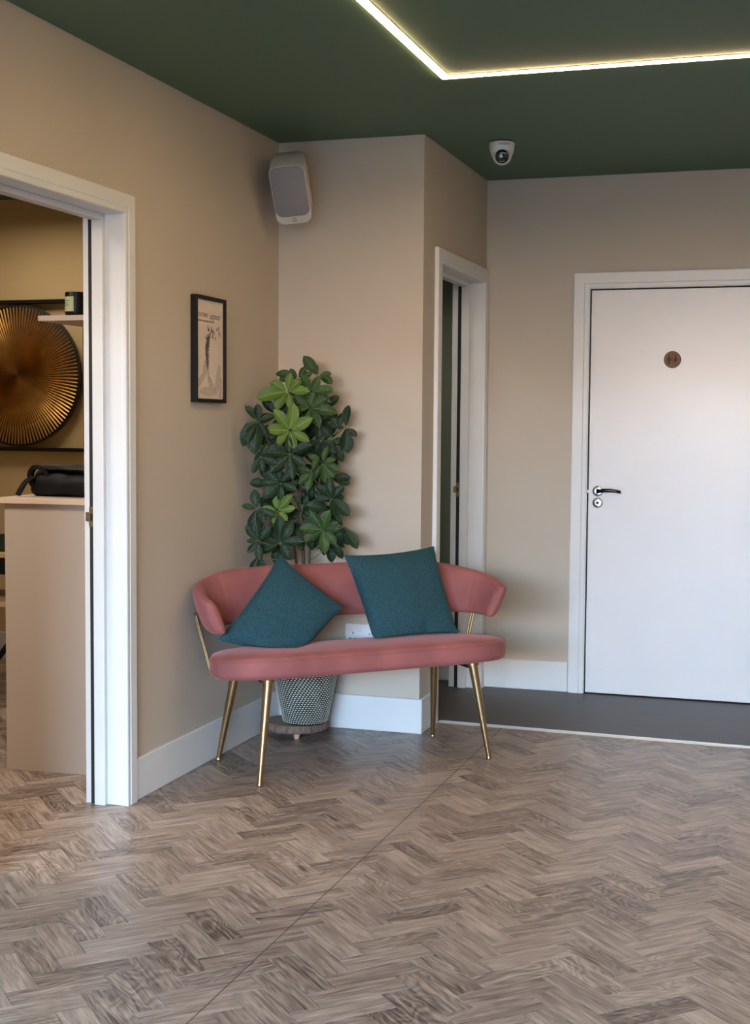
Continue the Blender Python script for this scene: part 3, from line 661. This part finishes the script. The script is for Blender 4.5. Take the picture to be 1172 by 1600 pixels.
# ------------------------------------------------------------------ cushions
def cushion(name, label, TL, TR, BR, BL, T, sag, seed):
    rr = random.Random(seed); N = 30
    P = [Vector(p) for p in (TL, TR, BR, BL)]; nrm = (P[1]-P[0]).cross(P[3]-P[0]).normalized()
    if nrm.y > 0: nrm = -nrm
    c = (P[0]+P[1]+P[2]+P[3])/4
    def pos(u, v, side):
        x, y = 2*u-1, 2*v-1
        cu = 0.050*(1-y*y); cv = 0.050*(1-x*x)
        uu = 0.5+0.5*x*(1-cu*abs(x)**2*1.4); vv = 0.5+0.5*y*(1-cv*abs(y)**2*1.4)
        p = (P[0]*(1-uu)+P[1]*uu)*(1-vv) + (P[3]*(1-uu)+P[2]*uu)*vv
        h = T*(max(0, (1-x*x)*(1-y*y)))**0.42
        wr = 0.0035*sin(9*u+5*v+seed)*sin(7*v-3*u+seed*2)*(1-x**4)*(1-y**4)
        h2 = h*(1-0.10*sag*exp_(-((v-0.95)/0.10)**2-((u-0.62)/0.05)**2)*8)
        p = p + nrm*side*(h2+wr)
        # squash onto the seat
        lim = ztop(p.y)+0.0165
        if p.z < lim+0.03:
            k = lim+0.03-p.z; z2 = lim + 0.03*math.exp(-k/0.03)
            p = Vector((p.x, p.y-(z2-p.z)*(0.55 if side > 0 else 0.25), z2))
            lim2 = ztop(p.y)+0.0165
            if p.z < lim2: p.z = lim2
        return B(p.x, p.y, p.z)
    vs, fs, idx = [], [], {}
    for side in (1, -1):
        for i in range(N+1):
            for j in range(N+1):
                edge = i in (0, N) or j in (0, N)
                if side == -1 and edge: idx[(side, i, j)] = idx[(1, i, j)]; continue
                idx[(side, i, j)] = len(vs); vs.append(pos(i/N, j/N, side if not edge else 1))
        for i in range(N):
            for j in range(N):
                q = (idx[(side, i, j)], idx[(side, i+1, j)], idx[(side, i+1, j+1)], idx[(side, i, j+1)])
                fs.append(q if side == 1 else q[::-1])
    m = MB(); m.add(vs, fs); o = m.build(name, M_teal, smooth=True); tag(o, label, 'cushion', 'teal cushions on the pink bench')
    return o
exp_ = math.exp
cushion('cushion', 'teal square cushion turned up on one corner at the left end of the pink bench', (-0.570, 0.006, 0.515), (-0.255, 0.152, 0.815), (-0.028, 0.045, 0.605), (-0.300, -0.060, 0.385), 0.062, 0.0, 1)
cushion('cushion', 'teal square cushion sitting upright, right of the one turned on its corner', (0.016, 0.145, 0.800), (0.436, 0.155, 0.822), (0.462, -0.022, 0.462), (0.070, -0.024, 0.460), 0.066, 0.6, 4)

# ------------------------------------------------------------------ log slice stand and potted plant
LC = Vector((-2.092, 5.408, 0))
stand = thing('log_slice_stand', 'round log slice plant stand with bark edge on small pale feet', 'plant stand', LC)
rr = random.Random(5)
rad = [0.136*(1+0.018*sin(3*a+1)+0.012*sin(7*a)+rr.uniform(-0.008, 0.008)) for a in [2*pi*k/72 for k in range(72)]]
def lring(k, z): return [LC+Vector((rad[i]*k*cos(2*pi*i/72), rad[i]*k*sin(2*pi*i/72), z)) for i in range(72)]
m = MB(); m.loft([lring(0.95, 0.030), lring(0.985, 0.034), lring(1.0, 0.045), lring(0.99, 0.057), lring(0.965, 0.060)]); m.build('bark', M_bark, stand)
m = MB(); m.loft([lring(0.955, 0.0595), lring(0.95, 0.0615), lring(0.5, 0.0617)]); m.build('top_surface', M_logtop, stand)
for a in (-68, 52, 172):
    c = LC+Vector((0.082*cos(radians(a)), 0.082*sin(radians(a)), 0)); m = MB(); m.lathe([(0.009, 0.0), (0.0115, 0.004), (0.015, 0.031)], 18, c); m.build('foot', M_foot, stand, smooth=True)
PC = Vector((-2.045, 5.388, 0.0617))
plant = thing('potted_umbrella_plant', 'tall leafy umbrella plant in a black and white woven pot behind the bench', 'plant', PC)
def pr(h): return 0.088+0.052*(h/0.25)**0.8 if h > 0 else 0.086
prof = [(0.03, 0.0), (0.080, 0.0), (0.087, 0.004)] + [(pr(h), h) for h in [0.012+0.238*k/12 for k in range(13)]] + [(pr(0.25)+0.002, 0.256), (pr(0.25)-0.006, 0.258), (pr(0.25)-0.012, 0.25), (0.118, 0.20)]
m = MB(); m.lathe(prof, 56, PC); pot = m.build('pot', M_potdark, plant, smooth=True)
m = MB(); NU, NV = 52, 28
for r_ in range(NV):
    h0 = 0.010+r_*0.240/NV; h1 = h0+0.240/NV*0.56; hm = (h0+h1)/2
    for c_ in range(NU):
        a0 = 2*pi*(c_+r_*0.36)/NU; a1 = a0+2*pi/NU*0.60; am = (a0+a1)/2
        q = []
        for a, h, o_ in ((a0, h0, 0.0005), (a1, h0-0.0008, 0.0005), (a1+0.012, h1-0.0008, 0.0005), (a0+0.012, h1, 0.0005), (am+0.006, hm, 0.0032)):
            r2_ = pr(h)+o_; q.append(PC+Vector((r2_*cos(a), r2_*sin(a), h)))
        m.add(q, [(0, 1, 4), (1, 2, 4), (2, 3, 4), (3, 0, 4)])
o = m.build('woven_strands', M_potpale, pot, recalc=False); o['kind'] = 'stuff'
m = MB(); m.lathe([(0.122, 0.205), (0.10, 0.212), (0.05, 0.216), (0.0, 0.217)], 32, PC, cap=False); m.build('soil', M_soil, pot)

# leaf shapes
def leaf_mesh(name, width, droop, fold, mt):
    n = 8; vs = []; fs = []
    for i in range(n+1):
        t = i/n; w_ = width*(0.06+0.94*(sin(pi*min(1, t**1.25*0.97+0.02)))**0.8) if i not in (0, n) else (0.015 if i == 0 else 0.004)
        z = droop*(0.35*sin(pi*t*0.6) - 0.75*t*t)
        vs += [(t, -w_, z+fold*w_), (t, -w_*0.5, z+fold*w_*0.35), (t, 0, z-0.0), (t, w_*0.5, z+fold*w_*0.35), (t, w_, z+fold*w_)]
    for i in range(n):
        for j in range(4): fs.append((i*5+j, (i+1)*5+j, (i+1)*5+j+1, i*5+j+1))
    me = bpy.data.meshes.new(name); me.from_pydata(vs, [], fs); me.materials.append(mt)
    me.polygons.foreach_set('use_smooth', [True]*len(fs)); return me
LM = {k: [leaf_mesh('leaf', w_, d_, 0.35, mt) for w_, d_ in ((0.24, 0.15), (0.265, 0.32), (0.225, 0.5), (0.25, 0.05))] for k, mt in (('A', M_leafA), ('B', M_leafB), ('C', M_leafC))}
RI = Vector((cos(YAW), sin(YAW), 0)); UPV = Vector((0, 0, 1)); TO = Vector((sin(YAW), -cos(YAW), 0)).normalized()   # towards the room
leafcount = 0
def leaf(hub, ang, length, k, out=None, nrm_tilt=0.0):
    global leafcount
    rr_ = random
    dpt = out if out is not None else rr_.uniform(-0.05, 0.40)
    d = (RI*cos(radians(ang)) + UPV*sin(radians(ang)) + TO*dpt).normalized()
    L_ = length
    tip = hub + d*L_
    if tip.x < XA+0.02: d.x = max(d.x, (XA+0.02-hub.x)/L_ if hub.x > XA+0.02 else 0.0); d.normalize()
    if (hub+d*L_).y > YB-0.02: d.y = min(d.y, (YB-0.02-hub.y)/L_); d.normalize()
    n_ = (TO + UPV*0.35*rr_.uniform(0.4, 1.4) + RI*rr_.uniform(-0.35, 0.35)); n_ = (n_ - d*n_.dot(d))
    if n_.length < 0.15: n_ = UPV - d*UPV.dot(d)
    n_.normalize(); s_ = n_.cross(d)
    ws = rr_.uniform(0.9, 1.12)
    R = Matrix(((d.x*L_, s_.x*L_*ws, n_.x*L_, 0), (d.y*L_, s_.y*L_*ws, n_.y*L_, 0), (d.z*L_, s_.z*L_*ws, n_.z*L_, 0), (0, 0, 0, 1)))
    o = bpy.data.objects.new('leaf', rr_.choice(LM[k])); COL.objects.link(o); o.parent = plant
    o.matrix_parent_inverse = Matrix.Translation(-PC); o.matrix_basis = Matrix.Translation(hub+d*0.006) @ R
    leafcount += 1
K = 0.00262       # metres per photo pixel at the plant
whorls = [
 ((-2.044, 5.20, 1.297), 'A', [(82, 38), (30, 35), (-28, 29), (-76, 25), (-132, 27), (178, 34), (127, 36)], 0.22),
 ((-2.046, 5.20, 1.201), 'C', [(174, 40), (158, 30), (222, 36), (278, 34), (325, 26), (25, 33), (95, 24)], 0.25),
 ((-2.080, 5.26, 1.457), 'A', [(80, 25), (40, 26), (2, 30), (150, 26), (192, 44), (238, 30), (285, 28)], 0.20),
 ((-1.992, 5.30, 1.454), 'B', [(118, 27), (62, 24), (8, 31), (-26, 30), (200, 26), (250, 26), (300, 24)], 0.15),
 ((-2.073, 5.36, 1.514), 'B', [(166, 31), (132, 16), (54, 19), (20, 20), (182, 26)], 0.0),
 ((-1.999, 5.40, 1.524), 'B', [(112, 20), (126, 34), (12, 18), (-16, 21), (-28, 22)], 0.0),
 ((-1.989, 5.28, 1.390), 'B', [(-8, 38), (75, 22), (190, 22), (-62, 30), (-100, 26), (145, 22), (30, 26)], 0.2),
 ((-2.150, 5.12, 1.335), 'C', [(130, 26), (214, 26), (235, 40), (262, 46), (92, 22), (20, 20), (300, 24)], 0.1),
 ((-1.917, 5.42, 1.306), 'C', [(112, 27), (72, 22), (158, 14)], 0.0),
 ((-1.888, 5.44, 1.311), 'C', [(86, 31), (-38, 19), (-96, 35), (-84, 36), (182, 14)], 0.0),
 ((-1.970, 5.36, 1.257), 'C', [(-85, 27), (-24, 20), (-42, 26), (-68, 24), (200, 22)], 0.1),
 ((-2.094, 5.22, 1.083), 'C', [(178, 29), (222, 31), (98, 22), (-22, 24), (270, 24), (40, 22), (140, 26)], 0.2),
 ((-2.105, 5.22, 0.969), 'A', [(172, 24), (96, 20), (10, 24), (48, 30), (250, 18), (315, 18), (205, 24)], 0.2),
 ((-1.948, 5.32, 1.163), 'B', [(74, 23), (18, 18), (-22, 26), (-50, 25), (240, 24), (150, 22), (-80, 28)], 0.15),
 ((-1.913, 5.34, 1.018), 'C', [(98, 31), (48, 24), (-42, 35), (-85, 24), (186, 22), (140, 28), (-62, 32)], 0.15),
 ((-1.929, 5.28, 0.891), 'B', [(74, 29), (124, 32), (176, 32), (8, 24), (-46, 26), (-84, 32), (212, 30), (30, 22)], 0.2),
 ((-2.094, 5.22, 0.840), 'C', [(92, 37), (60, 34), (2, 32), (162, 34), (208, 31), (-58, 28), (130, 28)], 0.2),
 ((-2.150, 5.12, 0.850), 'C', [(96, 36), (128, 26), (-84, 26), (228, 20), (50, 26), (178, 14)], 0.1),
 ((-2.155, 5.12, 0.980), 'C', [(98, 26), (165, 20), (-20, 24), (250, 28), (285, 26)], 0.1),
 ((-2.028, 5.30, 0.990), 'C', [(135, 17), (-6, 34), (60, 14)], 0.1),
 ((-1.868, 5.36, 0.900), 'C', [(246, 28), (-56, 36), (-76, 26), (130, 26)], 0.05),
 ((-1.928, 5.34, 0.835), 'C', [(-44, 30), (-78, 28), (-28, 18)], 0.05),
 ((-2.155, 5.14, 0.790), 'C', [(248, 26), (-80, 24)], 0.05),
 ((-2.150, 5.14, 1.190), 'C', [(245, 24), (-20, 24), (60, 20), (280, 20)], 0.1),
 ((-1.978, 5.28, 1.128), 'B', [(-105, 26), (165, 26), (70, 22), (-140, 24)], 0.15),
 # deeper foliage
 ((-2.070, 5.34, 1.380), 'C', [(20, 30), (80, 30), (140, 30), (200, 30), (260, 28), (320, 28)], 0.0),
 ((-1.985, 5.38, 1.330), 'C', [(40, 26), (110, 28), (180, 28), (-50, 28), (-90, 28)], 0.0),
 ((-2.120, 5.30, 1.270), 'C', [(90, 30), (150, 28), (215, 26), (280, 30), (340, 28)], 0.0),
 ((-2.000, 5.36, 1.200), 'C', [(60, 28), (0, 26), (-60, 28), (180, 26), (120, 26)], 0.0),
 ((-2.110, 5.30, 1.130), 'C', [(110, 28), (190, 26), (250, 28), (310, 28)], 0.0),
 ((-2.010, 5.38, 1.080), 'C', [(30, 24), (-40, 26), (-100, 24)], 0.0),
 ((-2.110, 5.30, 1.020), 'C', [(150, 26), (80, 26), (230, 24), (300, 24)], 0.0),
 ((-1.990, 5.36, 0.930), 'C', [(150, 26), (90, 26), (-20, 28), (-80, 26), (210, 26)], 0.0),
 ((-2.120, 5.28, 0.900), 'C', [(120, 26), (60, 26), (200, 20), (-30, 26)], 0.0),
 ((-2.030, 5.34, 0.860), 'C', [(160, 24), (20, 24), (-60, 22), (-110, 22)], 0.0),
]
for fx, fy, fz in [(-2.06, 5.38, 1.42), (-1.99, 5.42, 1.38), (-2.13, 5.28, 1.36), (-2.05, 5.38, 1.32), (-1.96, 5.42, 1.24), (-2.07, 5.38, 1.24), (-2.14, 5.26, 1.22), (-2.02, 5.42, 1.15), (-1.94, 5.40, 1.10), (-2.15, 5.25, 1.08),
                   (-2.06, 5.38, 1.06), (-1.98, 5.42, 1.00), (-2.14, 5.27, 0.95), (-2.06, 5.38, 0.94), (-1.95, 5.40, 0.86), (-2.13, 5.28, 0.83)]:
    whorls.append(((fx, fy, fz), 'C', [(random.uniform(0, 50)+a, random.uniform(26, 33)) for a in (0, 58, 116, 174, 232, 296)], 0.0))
stems = [catmull([PC+Vector((0.01, 0.0, 0.20)), Vector((-2.045, 5.37, 0.70)), Vector((-2.062, 5.36, 1.00)), Vector((-2.050, 5.36, 1.25)), Vector((-2.040, 5.36, 1.44))], 8),
         catmull([PC+Vector((0.03, -0.02, 0.20)), Vector((-2.020, 5.36, 0.75)), Vector((-1.985, 5.37, 1.00)), Vector((-1.975, 5.38, 1.28))], 8),
         catmull([PC+Vector((-0.02, 0.01, 0.20)), Vector((-2.075, 5.36, 0.72)), Vector((-2.100, 5.32, 0.95)), Vector((-2.120, 5.28, 1.18))], 8)]
for st, r0 in zip(stems, (0.009, 0.007, 0.0065)):
    m = MB(); m.tube(st, [r0*(1-0.45*i/len(st)) for i in range(len(st))], 10); m.build('stem', M_stem, plant, smooth=True)
allst = [p for st in stems for p in st if p.z > 0.62]
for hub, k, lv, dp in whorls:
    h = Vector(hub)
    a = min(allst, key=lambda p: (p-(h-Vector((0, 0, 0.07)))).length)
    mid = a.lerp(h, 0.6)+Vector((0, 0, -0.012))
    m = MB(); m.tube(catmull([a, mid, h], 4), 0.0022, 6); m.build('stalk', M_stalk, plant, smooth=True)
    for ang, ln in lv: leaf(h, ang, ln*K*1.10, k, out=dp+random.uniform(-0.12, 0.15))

# ------------------------------------------------------------------ side room: cabinet, bag, shelf, candle, wall art, desk
root = thing('end_cabinet', 'tall plain taupe cabinet with pale top inside the left doorway', 'cabinet', (-2.70, 4.72, 0))
ca = radians(4); 
def RC(m, ox=-2.919, oy=4.488):
    m.v = [(ox+(x-ox)*cos(ca)-(y-oy)*sin(ca), oy+(x-ox)*sin(ca)+(y-oy)*cos(ca), z) for x, y, z in m.v]; return m
m = MB(); m.box(-2.919, -2.50, 4.488, 4.506, 0, 1.018); RC(m).build('side_panel', M_cab, root, bevel=0.001)
m = MB(); m.box(-2.915, -2.52, 4.508, 4.98, 0, 1.016); RC(m).build('body', M_cab, root, bevel=0.001)
m = MB(); m.box(-2.939, -2.50, 4.470, 5.00, 1.0182, 1.040); RC(m).build('top_board', M_cabtop, root, bevel=0.0015)
ZT = 1.0405
bag = thing('leather_bag', 'slouchy black leather bag lying on top of the taupe cabinet', 'bag', (-2.68, 4.66, ZT))
rr = random.Random(11); m = MB(); rings = []
for i in range(25):
    t = i/24; y_ = 0
    x = -2.885+0.36*t; e = max(0.0, 1-(abs(2*t-1))**4)**0.5
    hh = (0.112+0.006*sin(6*t+1)+0.003*sin(17*t))*(0.45+0.55*e); dd = 0.085*(0.3+0.7*e)
    ring = []
    for k in range(28):
        a = 2*pi*k/28; cz = sin(a); cy = cos(a)
        z = ZT + hh*0.5*(1+math.copysign(abs(cz)**0.7, cz)) + 0.004*sin(9*t*3+a*4)*(1 if cz > 0 else 0)
        ring.append((x+0.004*sin(a*3), 4.655+dd*math.copysign(abs(cy)**0.8, cy)*(1-0.25*(cz > 0)*cz)+0.003*sin(14*t+5*a), z))
    rings.append([Vector(p) for p in ring])
m.loft(rings); m.build('body', M_leather, bag, smooth=True)
m = MB(); rings = []
for i in range(17):
    t = i/16; x = -2.80+0.29*t; rings.append([Vector((x, 4.645+0.075*cos(a), ZT+0.104+0.006*sin(5*t+1)+0.013*sin(a)+0.004*sin(a*3+8*t))) for a in [2*pi*k/16 for k in range(16)]])
m.loft(rings); m.build('flap', M_leather, bag, smooth=True)
def strap(name, P, wd, th=0.004):
    pts = catmull(P, 8); m = MB(); rg = []
    for i, p in enumerate(pts):
        d = (pts[min(i+1, len(pts)-1)]-pts[max(i-1, 0)]).normalized(); s_ = Vector((0.25, -1, 0)).normalized(); s_ = (s_-d*s_.dot(d)).normalized(); n_ = d.cross(s_)
        rg.append([p+s_*a*wd/2+n_*b*th/2 for a, b in ((-1, -1), (1, -1), (1, 1), (-1, 1))])
    m.loft(rg); m.build(name, M_leather, bag, smooth=True)
strap('carry_strap', [(-2.865, 4.60, ZT+0.045), (-2.868, 4.59, ZT+0.085), (-2.845, 4.585, ZT+0.112), (-2.81, 4.585, ZT+0.106), (-2.79, 4.60, ZT+0.075)], 0.036, 0.016)
strap('strap_end', [(-2.85, 4.58, ZT+0.075), (-2.875, 4.565, ZT+0.055), (-2.888, 4.555, ZT+0.030), (-2.900, 4.55, ZT+0.006)], 0.03, 0.014)

root = thing('wall_shelf', 'narrow taupe shelf jutting from the wall just inside the left doorway', 'shelf', (-2.57, 4.75, 1.69))
boxobj('shelf_board', M_shelf, -2.702, XA-TA-0.013, 4.38, 5.15, 1.689, 1.7085, parent=root)
boxobj('shelf_batten', M_shelf, XA-TA-0.035, XA-TA-0.013, 4.40, 5.13, 1.666, 1.689, parent=root)
cc = Vector((-2.578, 4.435, 1.7087))
root = thing('candle_jar', 'black glass candle jar with a pale label on the shelf inside the doorway', 'candle', cc)
m = MB(); m.lathe([(0.030, 0.0), (0.0365, 0.003), (0.0385, 0.008), (0.0385, 0.082), (0.0375, 0.085), (0.0345, 0.085), (0.0345, 0.07)], 40, cc); m.build('jar', M_candle, root, smooth=True)
m = MB(); rings = []
for z in (0.015, 0.068):
    rings.append([cc+Vector((0.0389*cos(radians(a)), 0.0389*sin(radians(a)), z)) for a in range(-142, -71, 5)])
n = len(rings[0]); m.add(rings[0]+rings[1], [(i, i+1, n+i+1, n+i) for i in range(n-1)]); m.build('label', M_label, root, smooth=True)
m = MB()
for z, a0, a1 in ((0.052, -130, -92), (0.044, -130, -100), (0.036, -130, -96)):
    A = list(range(a0, a1, 4)); n = len(A)
    m.add([cc+Vector((0.0391*cos(radians(a)), 0.0391*sin(radians(a)), z)) for a in A]+[cc+Vector((0.0391*cos(radians(a)), 0.0391*sin(radians(a)), z+0.0025)) for a in A], [(i, i+1, n+i+1, n+i) for i in range(n-1)])
m.build('label_lines', M_grey, root)

root = thing('wall_art', 'large round gold sunburst disc in a thin black square frame', 'wall art', (-4.18, YE, 1.57))
ax0, ax1, az0, az1 = -4.60, -3.756, 1.162, 1.984
for nm, a in (('frame_rail', (ax0, ax1, az1-0.02, az1)), ('frame_rail', (ax0, ax1, az0, az0+0.02)), ('frame_stile', (ax0, ax0+0.02, az0+0.02, az1-0.02)), ('frame_stile', (ax1-0.02, ax1, az0+0.02, az1-0.02))):
    boxobj(nm, M_black, a[0], a[1], YE-0.055, YE-0.001, a[2], a[3], parent=root)
m = MB(); NR = 112; DR = 0.385; dc = Vector((-4.178, YE-0.045, 1.573)); radii = [0.0, 0.012, 0.06, 0.13, 0.20, 0.275, 0.279, 0.33, 0.372, 0.378, DR]
vs = [dc+Vector((0, -0.014, 0))]; fs = []; n2 = NR*2
for ri, r in enumerate(radii[1:]):
    for j in range(n2):
        a = 2*pi*j/n2 + (0.004 if r > 0.276 else 0)
        h = 0.014*(1-(r/DR)**2*0.6) + ((min(0.0085, 0.09*r) if j % 2 == 0 else 0.0)*(0 if r >= 0.378 else 1)) + (0.001 if r > 0.276 else 0)
        vs.append(dc+Vector((r*cos(a), -h, r*sin(a))))
for j in range(n2): fs.append((0, 1+j, 1+(j+1) % n2))
for i in range(len(radii)-2):
    for j in range(n2): fs.append((1+i*n2+j, 1+(i+1)*n2+j, 1+(i+1)*n2+(j+1) % n2, 1+i*n2+(j+1) % n2))
m.add(vs, fs); m.build('gold_disc', M_gold, root)
m = MB(); m.lathe([(DR-0.004, -0.010), (DR+0.0005, -0.006), (DR+0.0005, 0.006), (DR-0.01, 0.012)], 96, dc, bas, cap=True); m.build('disc_backing', M_black, root, smooth=True)

root = thing('desk', 'pale wood desk edge with black metal leg, left of the taupe cabinet', 'desk', (-4.0, 5.85, 0))
boxobj('desk_top', M_deskwood, -4.9, -3.42, 5.60, 6.10, 0.682, 0.702, parent=root)
boxobj('lower_shelf', M_deskwood, -4.9, -3.42, 5.60, 6.00, 0.448, 0.474, parent=root)
boxobj('drawer_front', M_black, -4.6, -3.46, 5.62, 6.05, 0.600, 0.6815, parent=root)
for sgn in (0, 1):
    m = MB(); m.tube([Vector((-3.86+0.0*sgn, 5.62+0.40*sgn, 0.0)), Vector((-3.50, 5.63+0.36*sgn, 0.448))], 0.014, 8); m.build('leg', M_black, root)
boxobj('leg', M_black, -4.88, -4.85, 5.62, 5.65, 0, 0.448, parent=root); boxobj('leg', M_black, -4.88, -4.85, 5.95, 5.98, 0, 0.448, parent=root)
boxobj('upright', M_black, -4.88, -4.85, 5.70, 5.98, 0.474, 0.60, parent=root)
boxobj('upright', M_black, -3.48, -3.455, 5.64, 5.98, 0.474, 0.60, parent=root)
root = thing('desk_vase', 'dark green glass vase standing on the pale desk', 'vase', (-3.715, 5.70, 0.702))
m = MB(); m.lathe([(0.02, 0), (0.027, 0.006), (0.024, 0.03), (0.028, 0.07), (0.032, 0.082), (0.029, 0.082), (0.024, 0.06)], 24, (-3.715, 5.70, 0.7022))
m.build('vase_body', mat('dark_green_glass', srgb(34, 50, 36), 0.2, noise=0.05, nscale=20), root, smooth=True)
print('leaves', leafcount, 'planks', len(planks))
